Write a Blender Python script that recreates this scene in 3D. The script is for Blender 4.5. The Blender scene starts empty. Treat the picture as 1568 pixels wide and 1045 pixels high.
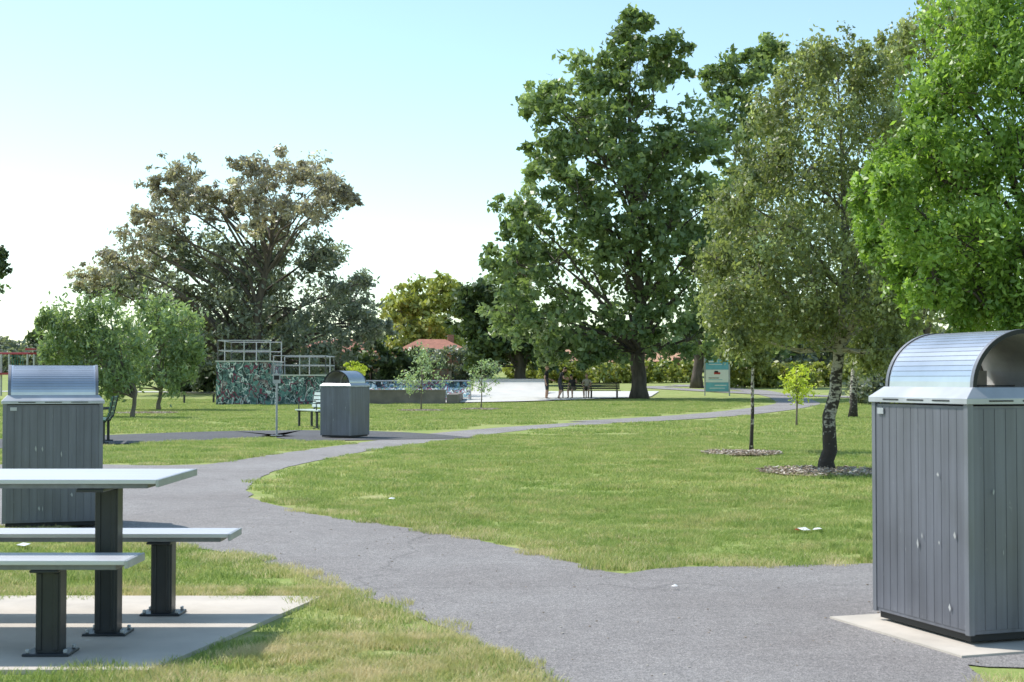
import bpy, bmesh, math, random
import numpy as np
from mathutils import Vector, Matrix, noise
from mathutils.geometry import tessellate_polygon

random.seed(5)
scene = bpy.context.scene
COL = scene.collection
CAM_H = 1.2

# ------------------------------------------------------------------ terrain
def T(y):
    if y < 45: return 0.0
    if y < 145: return 0.00012*(y-45)**2
    if y < 220: return 1.2+0.024*(y-145)
    return 3.0

def S(u, v):
    """surveyed sight line (bearing u, drop v) -> ground point where it meets the terrain"""
    k = (v-580.0)/2178.0
    d = 2.0
    while d < 400 and CAM_H-k*d > T(d):
        d += 0.02 if d < 30 else 0.2
    return ((u-784.0)/2178.0*d, d)

# ------------------------------------------------------------------ materials
def new_mat(name):
    m = bpy.data.materials.new(name); m.use_nodes = True
    nt = m.node_tree
    b = nt.nodes['Principled BSDF']
    return m, nt, b

def N(nt, t, **kw):
    n = nt.nodes.new(t)
    for k, v in kw.items():
        if k in n.inputs: n.inputs[k].default_value = v
        else: setattr(n, k, v)
    return n

def ramp(nt, src, stops):
    r = nt.nodes.new('ShaderNodeValToRGB')
    els = r.color_ramp.elements
    while len(els) < len(stops): els.new(0.5)
    for e, (p, c) in zip(els, stops):
        e.position = p; e.color = (c[0], c[1], c[2], 1)
    nt.links.new(src, r.inputs[0])
    return r.outputs[0]

def mixc(nt, fac, a, b, mode='MIX'):
    m = nt.nodes.new('ShaderNodeMix'); m.data_type = 'RGBA'; m.blend_type = mode
    for s, v in ((0, fac), (6, a), (7, b)):
        if hasattr(v, 'is_linked') or isinstance(v, bpy.types.NodeSocket): nt.links.new(v, m.inputs[s])
        else: m.inputs[s].default_value = v if s == 0 else (v[0], v[1], v[2], 1)
    return m.outputs[2]

def math_n(nt, op, a, b=None):
    m = nt.nodes.new('ShaderNodeMath'); m.operation = op
    for i, v in enumerate((a, b)):
        if v is None: continue
        if isinstance(v, bpy.types.NodeSocket): nt.links.new(v, m.inputs[i])
        else: m.inputs[i].default_value = v
    return m.outputs[0]

def noise_t(nt, scale, detail=4, coord='Object', rough=0.55, stretch=None):
    if coord == 'World':
        g = nt.nodes.new('ShaderNodeNewGeometry'); src = g.outputs['Position']
    else:
        tc = nt.nodes.new('ShaderNodeTexCoord'); src = tc.outputs['Object']
    if stretch:
        mp = nt.nodes.new('ShaderNodeMapping'); mp.inputs['Scale'].default_value = stretch
        nt.links.new(src, mp.inputs[0]); src = mp.outputs[0]
    n = N(nt, 'ShaderNodeTexNoise', Scale=scale, Detail=detail, Roughness=rough)
    nt.links.new(src, n.inputs['Vector'])
    return n.outputs['Fac']

def simple(name, col, rough=0.6, var=0.25, scale=8, metal=0.0, bump=0.0, stretch=None, spec=0.5):
    m, nt, b = new_mat(name)
    f = noise_t(nt, scale, 5, stretch=stretch)
    lo = [c*(1-var) for c in col]; hi = [min(1, c*(1+var)) for c in col]
    c = ramp(nt, f, [(0.3, lo), (0.7, hi)])
    nt.links.new(c, b.inputs['Base Color'])
    b.inputs['Roughness'].default_value = rough
    b.inputs['Metallic'].default_value = metal
    b.inputs['Specular IOR Level'].default_value = spec
    if bump:
        f2 = noise_t(nt, scale*4, 5)
        bp = N(nt, 'ShaderNodeBump', Strength=bump, Distance=0.02)
        nt.links.new(f2, bp.inputs['Height']); nt.links.new(bp.outputs[0], b.inputs['Normal'])
    return m

def grass_colour(nt):
    big = noise_t(nt, 0.35, 3, 'World')
    mid = noise_t(nt, 1.7, 4, 'World')
    fine = noise_t(nt, 14, 4, 'World')
    c1 = ramp(nt, big, [(0.35, (0.29, 0.38, 0.10)), (0.65, (0.45, 0.50, 0.175))])
    c2 = ramp(nt, mid, [(0.3, (0.24, 0.335, 0.08)), (0.7, (0.50, 0.53, 0.21))])
    c = mixc(nt, 0.5, c1, c2)
    dry = ramp(nt, math_n(nt, 'ADD', math_n(nt, 'MULTIPLY', mid, 0.6), math_n(nt, 'MULTIPLY', fine, 0.4)),
               [(0.50, (0, 0, 0)), (0.65, (0.85, 0.85, 0.85))])
    c = mixc(nt, dry, c, (0.58, 0.51, 0.27))
    return c, fine

def mat_ground():
    m, nt, b = new_mat('lawn_soil_and_grass')
    c, fine = grass_colour(nt)
    f3 = noise_t(nt, 60, 3, 'World')
    c = mixc(nt, ramp(nt, f3, [(0.3, (0.4,)*3), (0.7, (0, 0, 0))]), c, (0.13, 0.16, 0.05))
    c = mixc(nt, 1, c, (.85, .85, .85), 'MULTIPLY')
    nt.links.new(c, b.inputs['Base Color'])
    b.inputs['Roughness'].default_value = 0.95; b.inputs['Specular IOR Level'].default_value = 0.1
    bp = N(nt, 'ShaderNodeBump', Strength=0.5, Distance=0.03)
    nt.links.new(fine, bp.inputs['Height']); nt.links.new(bp.outputs[0], b.inputs['Normal'])
    return m

def mat_blade(name, dry=False):
    m, nt, b = new_mat(name)
    out = nt.nodes['Material Output']
    if dry:
        f = noise_t(nt, 6, 3, 'World')
        c = ramp(nt, f, [(0.35, (0.50, 0.50, 0.18)), (0.6, (0.74, 0.64, 0.36))])
    else:
        c, _ = grass_colour(nt)
        at = nt.nodes.new('ShaderNodeAttribute'); at.attribute_name = 'var'
        k = ramp(nt, at.outputs['Fac'], [(0, (0.60, 0.72, 0.55)), (0.8, (1.15, 1.15, 1.05)), (1, (1.5, 1.3, 1.4))])
        c = mixc(nt, 1.0, c, k, 'MULTIPLY')
    nt.links.new(c, b.inputs['Base Color'])
    b.inputs['Roughness'].default_value = 0.5; b.inputs['Specular IOR Level'].default_value = 0.3
    tr = nt.nodes.new('ShaderNodeBsdfTranslucent'); nt.links.new(c, tr.inputs[0])
    mx = nt.nodes.new('ShaderNodeMixShader'); mx.inputs[0].default_value = 0.4
    nt.links.new(b.outputs[0], mx.inputs[1]); nt.links.new(tr.outputs[0], mx.inputs[2])
    nt.links.new(mx.outputs[0], out.inputs[0])
    return m

def mat_leaf(name, dark, light, trans=0.35, accent=None, rough=0.42, K=1.5):
    m, nt, b = new_mat(name)
    out = nt.nodes['Material Output']
    at = nt.nodes.new('ShaderNodeAttribute'); at.attribute_name = 'var'
    sc = lambda c: tuple(min(.8, x*K) for x in c)
    stops = [(0.0, sc(dark)), (0.85, sc(light))]
    if accent: stops.append((1.0, sc(accent)))
    c = ramp(nt, at.outputs['Fac'], stops)
    nt.links.new(c, b.inputs['Base Color'])
    b.inputs['Roughness'].default_value = rough
    b.inputs['Specular IOR Level'].default_value = 0.6
    tr = nt.nodes.new('ShaderNodeBsdfTranslucent')
    c2 = mixc(nt, 1.0, c, (1.3, 1.4, 0.7), 'MULTIPLY')
    nt.links.new(c2, tr.inputs[0])
    mx = nt.nodes.new('ShaderNodeMixShader'); mx.inputs[0].default_value = trans
    nt.links.new(b.outputs[0], mx.inputs[1]); nt.links.new(tr.outputs[0], mx.inputs[2])
    nt.links.new(mx.outputs[0], out.inputs[0])
    return m

def mat_asphalt(name, base, cracks=True):
    m, nt, b = new_mat(name)
    big = noise_t(nt, 0.5, 5); sp = noise_t(nt, 130, 3, rough=0.8); mid = noise_t(nt, 5, 6); sp2 = noise_t(nt, 38, 4, rough=0.75)
    lo = [base[0]*0.86, base[1]*.83, base[2]*.82]; hi = [x*1.12 for x in base]
    c = ramp(nt, big, [(0.3, lo), (0.7, hi)])
    k = ramp(nt, sp, [(0.36, (0.45,)*3), (0.5, (1, 1, 1)), (0.64, (1.65, 1.6, 1.52))])
    c = mixc(nt, 1, c, k, 'MULTIPLY')
    k3 = ramp(nt, sp2, [(0.35, (0.78,)*3), (0.65, (1.2,)*3)])
    c = mixc(nt, 1, c, k3, 'MULTIPLY')
    k2 = ramp(nt, mid, [(0.3, (0.90,)*3), (0.7, (1.07,)*3)])
    c = mixc(nt, 1, c, k2, 'MULTIPLY')
    if cracks:
        tc = nt.nodes.new('ShaderNodeTexCoord')
        wn = N(nt, 'ShaderNodeTexNoise', Scale=1.6, Detail=6)
        nt.links.new(tc.outputs['Object'], wn.inputs['Vector'])
        add = nt.nodes.new('ShaderNodeVectorMath'); add.operation = 'MULTIPLY_ADD'
        add.inputs[1].default_value = (0.9, 0.9, 0)
        nt.links.new(wn.outputs['Color'], add.inputs[0]); nt.links.new(tc.outputs['Object'], add.inputs[2])
        vo = nt.nodes.new('ShaderNodeTexVoronoi'); vo.feature = 'DISTANCE_TO_EDGE'; vo.inputs['Scale'].default_value = 0.2
        nt.links.new(add.outputs[0], vo.inputs['Vector'])
        cr = ramp(nt, vo.outputs['Distance'], [(0.0, (0.72,)*3), (0.003, (1, 1, 1))])
        c = mixc(nt, 1, c, cr, 'MULTIPLY')
    nt.links.new(c, b.inputs['Base Color'])
    b.inputs['Roughness'].default_value = 0.85
    bp = N(nt, 'ShaderNodeBump', Strength=0.9, Distance=0.008)
    nt.links.new(sp, bp.inputs['Height']); nt.links.new(bp.outputs[0], b.inputs['Normal'])
    return m

def mat_graffiti(name, base):
    m, nt, b = new_mat(name)
    c = ramp(nt, noise_t(nt, 2.2, 3), [(0.36, (0.05, 0.07, 0.06)), (0.44, (0.09, 0.17, 0.15)), (0.5, base), (0.56, (0.12, 0.30, 0.26)), (0.63, (0.22, 0.11, 0.11)), (0.7, (0.4, 0.42, 0.4))])
    for i, (sc, colr, w) in enumerate([(1.6, (0.75, 0.78, 0.75), 0.014), (2.1, (0.02, 0.02, 0.02), 0.02), (2.6, (0.6, 0.62, 0.6), 0.010), (1.3, (0.25, 0.05, 0.09), 0.014), (3.5, (0.03, 0.06, 0.08), 0.02)]):
        n = noise_t(nt, sc, 1.5, stretch=(1.5, 1, 0.8+0.13*i))
        a = math_n(nt, 'ABSOLUTE', math_n(nt, 'SUBTRACT', n, 0.46+0.03*i))
        lt = math_n(nt, 'LESS_THAN', a, w)
        c = mixc(nt, lt, c, colr)
    nt.links.new(c, b.inputs['Base Color']); b.inputs['Roughness'].default_value = 0.8
    return m

def mat_brick(name, c1=(0.30, 0.10, 0.06), c2=(0.38, 0.15, 0.09)):
    m, nt, b = new_mat(name)
    tc = nt.nodes.new('ShaderNodeTexCoord')
    mp = nt.nodes.new('ShaderNodeMapping'); mp.inputs['Rotation'].default_value = (math.pi/2, 0, 0)
    nt.links.new(tc.outputs['Object'], mp.inputs[0])
    br = N(nt, 'ShaderNodeTexBrick', Scale=4.0)
    br.inputs['Color1'].default_value = (*c1, 1); br.inputs['Color2'].default_value = (*c2, 1)
    br.inputs['Mortar'].default_value = (0.35, 0.32, 0.28, 1)
    nt.links.new(mp.outputs[0], br.inputs['Vector'])
    nt.links.new(br.outputs[0], b.inputs['Base Color']); b.inputs['Roughness'].default_value = 0.9
    return m

def mat_birch():
    m, nt, b = new_mat('birch_bark')
    n1 = noise_t(nt, 11, 4, stretch=(1, 1, 1.3)); n2 = noise_t(nt, 22, 3, stretch=(0.5, 0.5, 4))
    g = nt.nodes.new('ShaderNodeNewGeometry'); sp = nt.nodes.new('ShaderNodeSeparateXYZ')
    nt.links.new(g.outputs['Position'], sp.inputs[0])
    hz = math_n(nt, 'MULTIPLY', math_n(nt, 'SUBTRACT', 1.0, sp.outputs['Z']), 0.17)
    f = math_n(nt, 'ADD', n1, hz)
    c = ramp(nt, f, [(0.47, (0.46, 0.42, 0.36)), (0.54, (0.045, 0.035, 0.03))])
    c = mixc(nt, ramp(nt, n2, [(0.56, (0, 0, 0)), (0.61, (1, 1, 1))]), c, (0.05, 0.04, 0.035))
    hi = math_n(nt, 'GREATER_THAN', sp.outputs['Z'], 2.1)
    c = mixc(nt, math_n(nt, 'MULTIPLY', hi, .75), c, (0.10, 0.085, 0.07))
    nt.links.new(c, b.inputs['Base Color']); b.inputs['Roughness'].default_value = 0.85
    bp = N(nt, 'ShaderNodeBump', Strength=0.8, Distance=0.03)
    nt.links.new(n1, bp.inputs['Height']); nt.links.new(bp.outputs[0], b.inputs['Normal'])
    return m

def mat_panel(name, col):
    """painted steel with vertical streaks, scuffs and dust low down"""
    m, nt, b = new_mat(name)
    st = noise_t(nt, 9, 5, stretch=(2.5, 2.5, .12)); bl = noise_t(nt, 2.5, 6); sc = noise_t(nt, 30, 4, stretch=(1, 1, .35), rough=.8)
    c = ramp(nt, st, [(0.3, [x*.82 for x in col]), (0.7, [x*1.16 for x in col])])
    c = mixc(nt, 1, c, ramp(nt, bl, [(0.3, (.86,)*3), (0.7, (1.12,)*3)]), 'MULTIPLY')
    c = mixc(nt, ramp(nt, sc, [(0.66, (0, 0, 0)), (0.74, (.5, .5, .5))]), c, (.36, .36, .36))
    nt.links.new(c, b.inputs['Base Color'])
    nt.links.new(ramp(nt, bl, [(0.3, (.36,)*3), (0.7, (.55,)*3)]), b.inputs['Roughness'])
    b.inputs['Metallic'].default_value = .3
    return m

M = {}
M['ground'] = mat_ground()
M['blade'] = mat_blade('grass_blade'); M['dry'] = mat_blade('dry_grass_blade', True)
M['asphalt'] = mat_asphalt('weathered_asphalt', (0.275, 0.258, 0.252))
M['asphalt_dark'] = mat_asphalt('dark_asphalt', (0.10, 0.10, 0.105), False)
M['concrete'] = simple('concrete_slab', (0.54, 0.48, 0.41), 0.85, 0.14, 3, bump=0.2)
M['concrete_light'] = simple('skate_concrete', (0.60, 0.58, 0.54), 0.8, 0.1, 0.8)
M['bark'] = simple('dark_bark', (0.10, 0.08, 0.065), 0.95, 0.4, 5, bump=0.8, stretch=(1, 1, 0.3))
M['bark_grey'] = simple('grey_bark', (0.19, 0.155, 0.13), 0.95, 0.4, 5, bump=0.6, stretch=(1, 1, 0.3))
M['birch'] = mat_birch()
M['mulch'] = simple('bark_mulch', (0.36, 0.28, 0.21), 0.95, 0.6, 25, bump=0.8)
M['black_steel'] = simple('black_powdercoat_steel', (0.022, 0.026, 0.032), 0.38, 0.2, 10)
M['tabletop'] = simple('anodised_aluminium_slats', (0.58, 0.58, 0.61), 0.42, 0.08, 4, metal=0.25, stretch=(0.3, 6, 1))
M['bin_panel'] = mat_panel('grey_bin_panel', (0.158, 0.162, 0.190))
M['bin_frame'] = mat_panel('bin_corner_frame', (0.19, 0.196, 0.222))
M['bin_hood'] = simple('brushed_metal_hood', (0.50, 0.53, 0.59), 0.30, 0.14, 3, metal=0.75)
M['bin_hood_in'] = simple('hood_lining', (0.40, 0.38, 0.36), 0.6, 0.35, 3.5)
M['bin_collar'] = simple('bin_collar', (0.46, 0.47, 0.50), 0.4, 0.14, 4, metal=0.35)
M['black'] = simple('black_rubber', (0.012, 0.012, 0.013), 0.6, 0.2, 6)
M['bird'] = simple('dried_splash', (0.42, 0.42, 0.41), 0.9, 0.1, 9)
M['galv'] = simple('galvanised_steel', (0.42, 0.43, 0.44), 0.45, 0.12, 8, metal=0.4)
M['green_slat'] = simple('green_painted_slat', (0.05, 0.13, 0.09), 0.5, 0.15, 6)
M['pale_slat'] = simple('pale_slat', (0.45, 0.52, 0.50), 0.5, 0.1, 6)
M['wood_dark'] = simple('dark_timber', (0.07, 0.055, 0.045), 0.7, 0.3, 8)
M['graf'] = mat_graffiti('graffiti_wall', (0.17, 0.24, 0.22))
M['graf_blue'] = mat_graffiti('graffiti_ramp', (0.14, 0.26, 0.42))
M['brick'] = mat_brick('red_brick')
M['brick_tan'] = mat_brick('tan_brick', (0.42, 0.26, 0.15), (0.5, 0.32, 0.2))
M['roof'] = simple('terracotta_roof', (0.36, 0.15, 0.10), 0.8, 0.2, 3)
M['roof_o'] = simple('orange_tile_roof', (0.5, 0.28, 0.17), 0.8, 0.2, 3)
M['glass'] = simple('window_glass', (0.03, 0.04, 0.05), 0.1, 0.1, 2)
M['white'] = simple('white_paint', (0.75, 0.75, 0.74), 0.5, 0.04, 6)
M['teal'] = simple('teal_print', (0.16, 0.42, 0.52), 0.5, 0.15, 2)
M['red'] = simple('red_print', (0.45, 0.04, 0.03), 0.5, 0.2, 5)
M['brown_steel'] = simple('brown_steel', (0.16, 0.07, 0.05), 0.6, 0.2, 3)
M['lowwall'] = simple('low_wall_concrete', (0.20, 0.17, 0.15), 0.9, 0.3, 1.6)
M['play_red'] = simple('play_red', (0.35, 0.04, 0.06), 0.5, 0.1, 3)
M['play_green'] = simple('play_green', (0.02, 0.16, 0.12), 0.5, 0.1, 3)

# ------------------------------------------------------------------ mesh builder
class B:
    def __init__(s): s.v = []; s.f = []; s.m = []
    def quad(s, pts, mat=0):
        i = len(s.v); s.v += [tuple(p) for p in pts]; s.f.append(tuple(range(i, i+len(pts)))); s.m.append(mat)
    def box(s, c, d, mat=0, rz=0, rx=0, ry=0):
        R = Matrix.Rotation(rz, 3, 'Z') @ Matrix.Rotation(ry, 3, 'Y') @ Matrix.Rotation(rx, 3, 'X')
        i = len(s.v)
        for z in (-1, 1):
            for x, y in ((-1, -1), (1, -1), (1, 1), (-1, 1)):
                p = R @ Vector((x*d[0]/2, y*d[1]/2, z*d[2]/2))
                s.v.append((c[0]+p.x, c[1]+p.y, c[2]+p.z))
        for f in ((3, 2, 1, 0), (4, 5, 6, 7), (0, 1, 5, 4), (1, 2, 6, 5), (2, 3, 7, 6), (3, 0, 4, 7)):
            s.f.append(tuple(i+k for k in f)); s.m.append(mat)
    def tube(s, pts, rad, n=6, mat=0, cap=True):
        pts = [Vector(p) for p in pts]
        if not hasattr(rad, '__len__'): rad = [rad]*len(pts)
        i0 = len(s.v)
        ref = None
        for k, p in enumerate(pts):
            t = (pts[min(k+1, len(pts)-1)]-pts[max(k-1, 0)])
            if t.length < 1e-9: t = Vector((0, 0, 1))
            t.normalize()
            if ref is None:
                ref = Vector((1, 0, 0)) if abs(t.x) < 0.8 else Vector((0, 1, 0))
            a = (ref - t*ref.dot(t)).normalized(); b = t.cross(a); ref = a
            for j in range(n):
                an = 2*math.pi*j/n
                q = p+(a*math.cos(an)+b*math.sin(an))*rad[k]
                s.v.append((q.x, q.y, q.z))
        for k in range(len(pts)-1):
            for j in range(n):
                a = i0+k*n+j; b2 = i0+k*n+(j+1) % n
                s.f.append((a, b2, b2+n, a+n)); s.m.append(mat)
        if cap:
            s.f.append(tuple(i0+j for j in reversed(range(n)))); s.m.append(mat)
            e = i0+(len(pts)-1)*n
            s.f.append(tuple(e+j for j in range(n))); s.m.append(mat)
    def obj(s, name, mats, parent=None, loc=(0, 0, 0), rz=0, smooth=False, bevel=0):
        me = bpy.data.meshes.new(name); me.from_pydata(s.v, [], s.f)
        for m in mats: me.materials.append(m)
        me.polygons.foreach_set('material_index', s.m)
        if smooth: me.polygons.foreach_set('use_smooth', [True]*len(s.f))
        me.update()
        o = bpy.data.objects.new(name, me); COL.objects.link(o)
        o.location = loc; o.rotation_euler = (0, 0, rz)
        if parent: o.parent = parent
        if bevel:
            bv = o.modifiers.new('bevel', 'BEVEL'); bv.width = bevel; bv.segments = 2; bv.limit_method = 'ANGLE'
        return o

def empty(name, loc=(0, 0, 0), rz=0):
    e = bpy.data.objects.new(name, None); COL.objects.link(e)
    e.location = loc; e.rotation_euler = (0, 0, rz); e.empty_display_size = 0.3
    return e

# ------------------------------------------------------------------ ground sheet
xs = sorted(set([-3000, -1500, -700, -400]+list(range(-240, 241, 12))+[400, 700, 1500, 3000]))
ys = [-200, -60, -20, 0, 15, 30]+[45+5*i for i in range(0, 36)]+[240, 300, 450, 700, 1200, 2000, 4000]
g = B()
for y in ys:
    for x in xs: g.v.append((x, y, T(y)))
nx = len(xs)
for j in range(len(ys)-1):
    for i in range(nx-1):
        g.f.append((j*nx+i, j*nx+i+1, (j+1)*nx+i+1, (j+1)*nx+i)); g.m.append(0)
g.obj('ground', [M['ground']], smooth=True)

def resample(poly, step, amp, seed=0, wob=1.0):
    out = []
    n = len(poly)
    for i in range(n):
        a = Vector(poly[i]); b = Vector(poly[(i+1) % n]); L = (b-a).length
        st = max(step, 0.004*a.length+step*0.5)
        k = max(1, int(L/st))
        k = min(k, 90)
        d = (b-a)/max(L, 1e-6); nrm = Vector((-d.y, d.x))
        for j in range(k):
            p = a+(b-a)*(j/k)
            am = amp*(1 if p.y < 14 else max(0.25, 1-(p.y-14)*.1))
            w = noise.noise(Vector((p.x*2.2*wob, p.y*2.2*wob, seed)))*am + noise.noise(Vector((p.x*9, p.y*9, seed+5)))*am*0.5
            q = p+nrm*w
            out.append((q.x, q.y))
    return out

def sheet(name, poly, z, mat):
    tris = tessellate_polygon([[Vector((p[0], p[1], 0)) for p in poly]])
    b = B(); b.v = [(p[0], p[1], z+T(p[1])) for p in poly]
    for t in tris:
        a, c, d = [Vector(poly[i]) for i in t]
        if (c-a).cross(d-a) < 0: t = (t[0], t[2], t[1])
        b.f.append(tuple(t)); b.m.append(0)
    return b.obj(name, [mat])

def smooth_poly(pts, it=1):
    for _ in range(it):
        o = []
        for i in range(len(pts)):
            a = pts[i]; b = pts[(i+1) % len(pts)]
            o += [(a[0]*.75+b[0]*.25, a[1]*.75+b[1]*.25), (a[0]*.25+b[0]*.75, a[1]*.25+b[1]*.75)]
        pts = o
    return pts

sight = [(818, 1030), (740, 990), (640, 943), (520, 900), (400, 858), (340, 843), (220, 832), (160, 822), (40, 805), (-300, 800),
         (-500, 714), (100, 711), (300, 714), (360, 706), (440, 693), (560, 677.5), (620, 668), (750, 656), (850, 649.5), (935, 644.5),
         (990, 643), (940, 649), (880, 652.5), (800, 659.5), (700, 672), (580, 688), (500, 703), (425, 719), (395, 734), (380, 752), (390, 766),
         (440, 780), (520, 795), (600, 806), (700, 821), (800, 841), (880, 862), (945, 881), (985, 874), (1050, 869), (1200, 866), (1330, 863), (1700, 860)]
poly = [(0.35, -4), (0.10, 5.0)] + [S(*p) for p in sight] + [(7.5, 9.3), (7.5, 5.9), (3.0, 5.85), (2.0, 5.9), (1.86, 6.0), (2.05, 4.5), (2.2, -4)]
poly = smooth_poly(poly, 1)
ASPH = resample(poly, 0.07, 0.07, 3)
sheet('asphalt_path', ASPH, 0.006, M['asphalt'])

def strip(name, pts, w, mat, dz=0.012):
    b = B(); L = []; R = []
    P = [Vector(p) for p in pts]
    fine = []
    for i in range(len(P)-1):
        k = max(1, int((P[i+1]-P[i]).length/1.0))
        for j in range(k): fine.append(P[i].lerp(P[i+1], j/k))
    fine.append(P[-1])
    for _ in range(6):
        fine = [fine[0]]+[(fine[i-1]+fine[i]*2+fine[i+1])/4 for i in range(1, len(fine)-1)]+[fine[-1]]
    for i, p in enumerate(fine):
        t = (fine[min(i+1, len(fine)-1)]-fine[max(i-1, 0)]).normalized(); n = Vector((-t.y, t.x))
        l = p+n*w/2; r = p-n*w/2
        L.append((l.x, l.y)); R.append((r.x, r.y))
    for a in (L, R):
        for p in a: b.v.append((p[0], p[1], T(p[1])+dz))
    k = len(L)
    for i in range(k-1):
        b.f.append((k+i, k+i+1, i+1, i)); b.m.append(0)
    b.obj(name, [mat])
    return L+R[::-1]

P2 = strip('side_path', [S(915, 647), S(960, 645), S(1010, 642), S(1100, 636), S(1180, 627), S(1225, 619), (15.5, 80), (17, 100), (14, 120)], 2.0, M['asphalt'], 0.014)
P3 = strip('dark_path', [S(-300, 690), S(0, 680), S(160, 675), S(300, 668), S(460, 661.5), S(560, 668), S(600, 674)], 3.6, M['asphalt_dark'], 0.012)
P4 = strip('far_path', [(-60, 98), (-30, 96), (-12, 92), (0, 88)], 2.5, M['concrete_light'], 0.03)
P5 = strip('far_path', [(24, 66), (16, 88), (10, 112), (60, 135)], 2.5, M['asphalt'], 0.035)

SLAB1 = [(-5.4, 5.8), (-1.47, 5.8), (-1.03, 7.76), (-5.4, 7.8)]
b = B(); z0, z1 = -0.05, 0.02
b.v = [(x, y, z0) for x, y in SLAB1]+[(x, y, z1) for x, y in SLAB1]
b.f = [(4, 5, 6, 7), (0, 1, 5, 4), (1, 2, 6, 5), (2, 3, 7, 6)]; b.m = [0]*4
b.obj('concrete_slab', [M['concrete']])
rz1 = math.radians(18.7)
b = B(); b.box((0, -0.02, -0.01), (1.02, 1.06, 0.05)); b.obj('concrete_slab', [M['concrete']], loc=(2.23, 6.8, 0), rz=rz1)

# ------------------------------------------------------------------ grass blades
def inpoly(x, y, P):
    c = False; n = len(P); j = n-1
    for i in range(n):
        xi, yi = P[i]; xj, yj = P[j]
        if (yi > y) != (yj > y) and x < (xj-xi)*(y-yi)/(yj-yi)+xi: c = not c
        j = i
    return c

def blade_patch(name, size, n, h, w, mat, seed):
    r = np.random.default_rng(seed)
    th = r.uniform(0, 2*np.pi, n); rad = size*np.sqrt(r.uniform(0, 1, n))
    c = np.stack([rad*np.cos(th), rad*np.sin(th), np.zeros(n)], 1)
    a = r.uniform(0, 2*np.pi, n); d = np.stack([np.cos(a), np.sin(a), np.zeros(n)], 1)
    hh = h*r.uniform(0.4, 1.25, n)
    la = r.uniform(0, 2*np.pi, n); ln = np.stack([np.cos(la), np.sin(la), np.zeros(n)], 1)*(hh*r.uniform(0.2, 1.1, n))[:, None]
    up = np.zeros((n, 3)); up[:, 2] = hh
    ww = (w*r.uniform(0.6, 1.3, n))[:, None]
    v = np.stack([c-d*ww, c+d*ww, c+up*0.6+ln*0.35+d*ww*0.7, c+up*0.6+ln*0.35-d*ww*0.7, c+up+ln], 1).reshape(-1, 3)
    f = []
    for i in range(n):
        k = i*5; f.append((k, k+1, k+2, k+3)); f.append((k+3, k+2, k+4))
    me = bpy.data.meshes.new(name); me.from_pydata(v.tolist(), [], f)
    me.materials.append(mat)
    at = me.attributes.new('var', 'FLOAT', 'FACE')
    at.data.foreach_set('value', np.repeat(r.uniform(0, 1, n), 2).astype(np.float32))
    return me

GR = empty('grass')
near = [blade_patch('blades', 0.17, 380, 0.038, 0.0022, M['blade'], i) for i in range(4)]
midp = [blade_patch('blades_mid', 0.34, 560, 0.046, 0.0042, M['blade'], 10+i) for i in range(3)]
farp = [blade_patch('blades_far', 0.8, 700, 0.055, 0.010, M['blade'], 20+i) for i in range(3)]
dryp = [blade_patch('dry_blades', 0.14, 260, 0.032, 0.0022, M['dry'], 30+i) for i in range(3)]
tall = [blade_patch('tuft', 0.07, 110, 0.075, 0.003, M['blade'], 40+i) for i in range(2)]
BINSLAB = []
for cx, cy in ((-.51, -.55), (.51, -.55), (.51, .51), (-.51, .51)):
    BINSLAB.append((2.23+cx*math.cos(rz1)-cy*math.sin(rz1), 6.8+cx*math.sin(rz1)+cy*math.cos(rz1)))
ax = np.array(ASPH)
PLAZA = [((684-784)/2178*66, 65), ((800-784)/2178*68, 68), (8, 79), (10, 96), (-6, 96), (-9.7, 72), (-8.8, 65)]
def blocked1(x, y):
    if y < 9 and (inpoly(x, y, SLAB1) or inpoly(x, y, BINSLAB)): return True
    if y < 50 and inpoly(x, y, ASPH): return True
    if y > 20 and (inpoly(x, y, P3) or inpoly(x, y, P2)): return True
    if y > 60 and inpoly(x, y, PLAZA): return True
    return False
def blocked(x, y, m=0):
    if blocked1(x, y): return True
    if m:
        for dx, dy in ((m, 0), (-m, 0), (0, m), (0, -m)):
            if blocked1(x+dx, y+dy): return True
    return False
def put(me, x, y, s, sz=1, tilt=0):
    o = bpy.data.objects.new('patch', me); COL.objects.link(o)
    o.location = (x, y, T(y)); o.rotation_euler = (0, 0, random.uniform(0, 6.28)); o.scale = (s, s, sz); o.parent = GR
def zone(y0, y1, step, meshes, s, marg):
    y = y0
    while y < y1:
        hw = y*0.375+0.8
        x = -hw
        while x < hw:
            px = x+random.uniform(-.5, .5)*step; py = y+random.uniform(-.5, .5)*step
            if not blocked(px, py, marg):
                dm = np.min((ax[:, 0]-px)**2+(ax[:, 1]-py)**2)**0.5 if py < 30 else 9
                nv = noise.noise(Vector((px*0.9, py*0.9, 7)))
                if py < 13 and dm < 0.05: pass
                else: put(random.choice(meshes), px, py, s*random.uniform(0.9, 1.15), random.uniform(0.7, 1.2)*(1+0.6*nv))
                if py < 22 and dm < 0.32+0.4*max(0, nv+0.1) and random.random() < 0.85:
                    put(random.choice(dryp), px, py, 1.1 if py < 14 else 1.7, 1.25)
                elif py < 16 and nv > .2 and random.random() < .4: put(random.choice(dryp), px, py, 1.3, 1.1)
                if py < 16 and random.random() < 0.035: put(random.choice(tall), px, py, 1, random.uniform(.7, 1.1))
            x += step
        y += step
zone(5.0, 14, 0.225, near, 1, 0)
zone(14, 30, 0.46, midp, 1, .2)
zone(30, 75, 1.1, farp, 1, .75)
for i in range(110):
    t = i/109; x = -5+4.0*t; put(random.choice(dryp), x, 7.95+random.uniform(-.07, .09), 1, 1.1)
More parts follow.
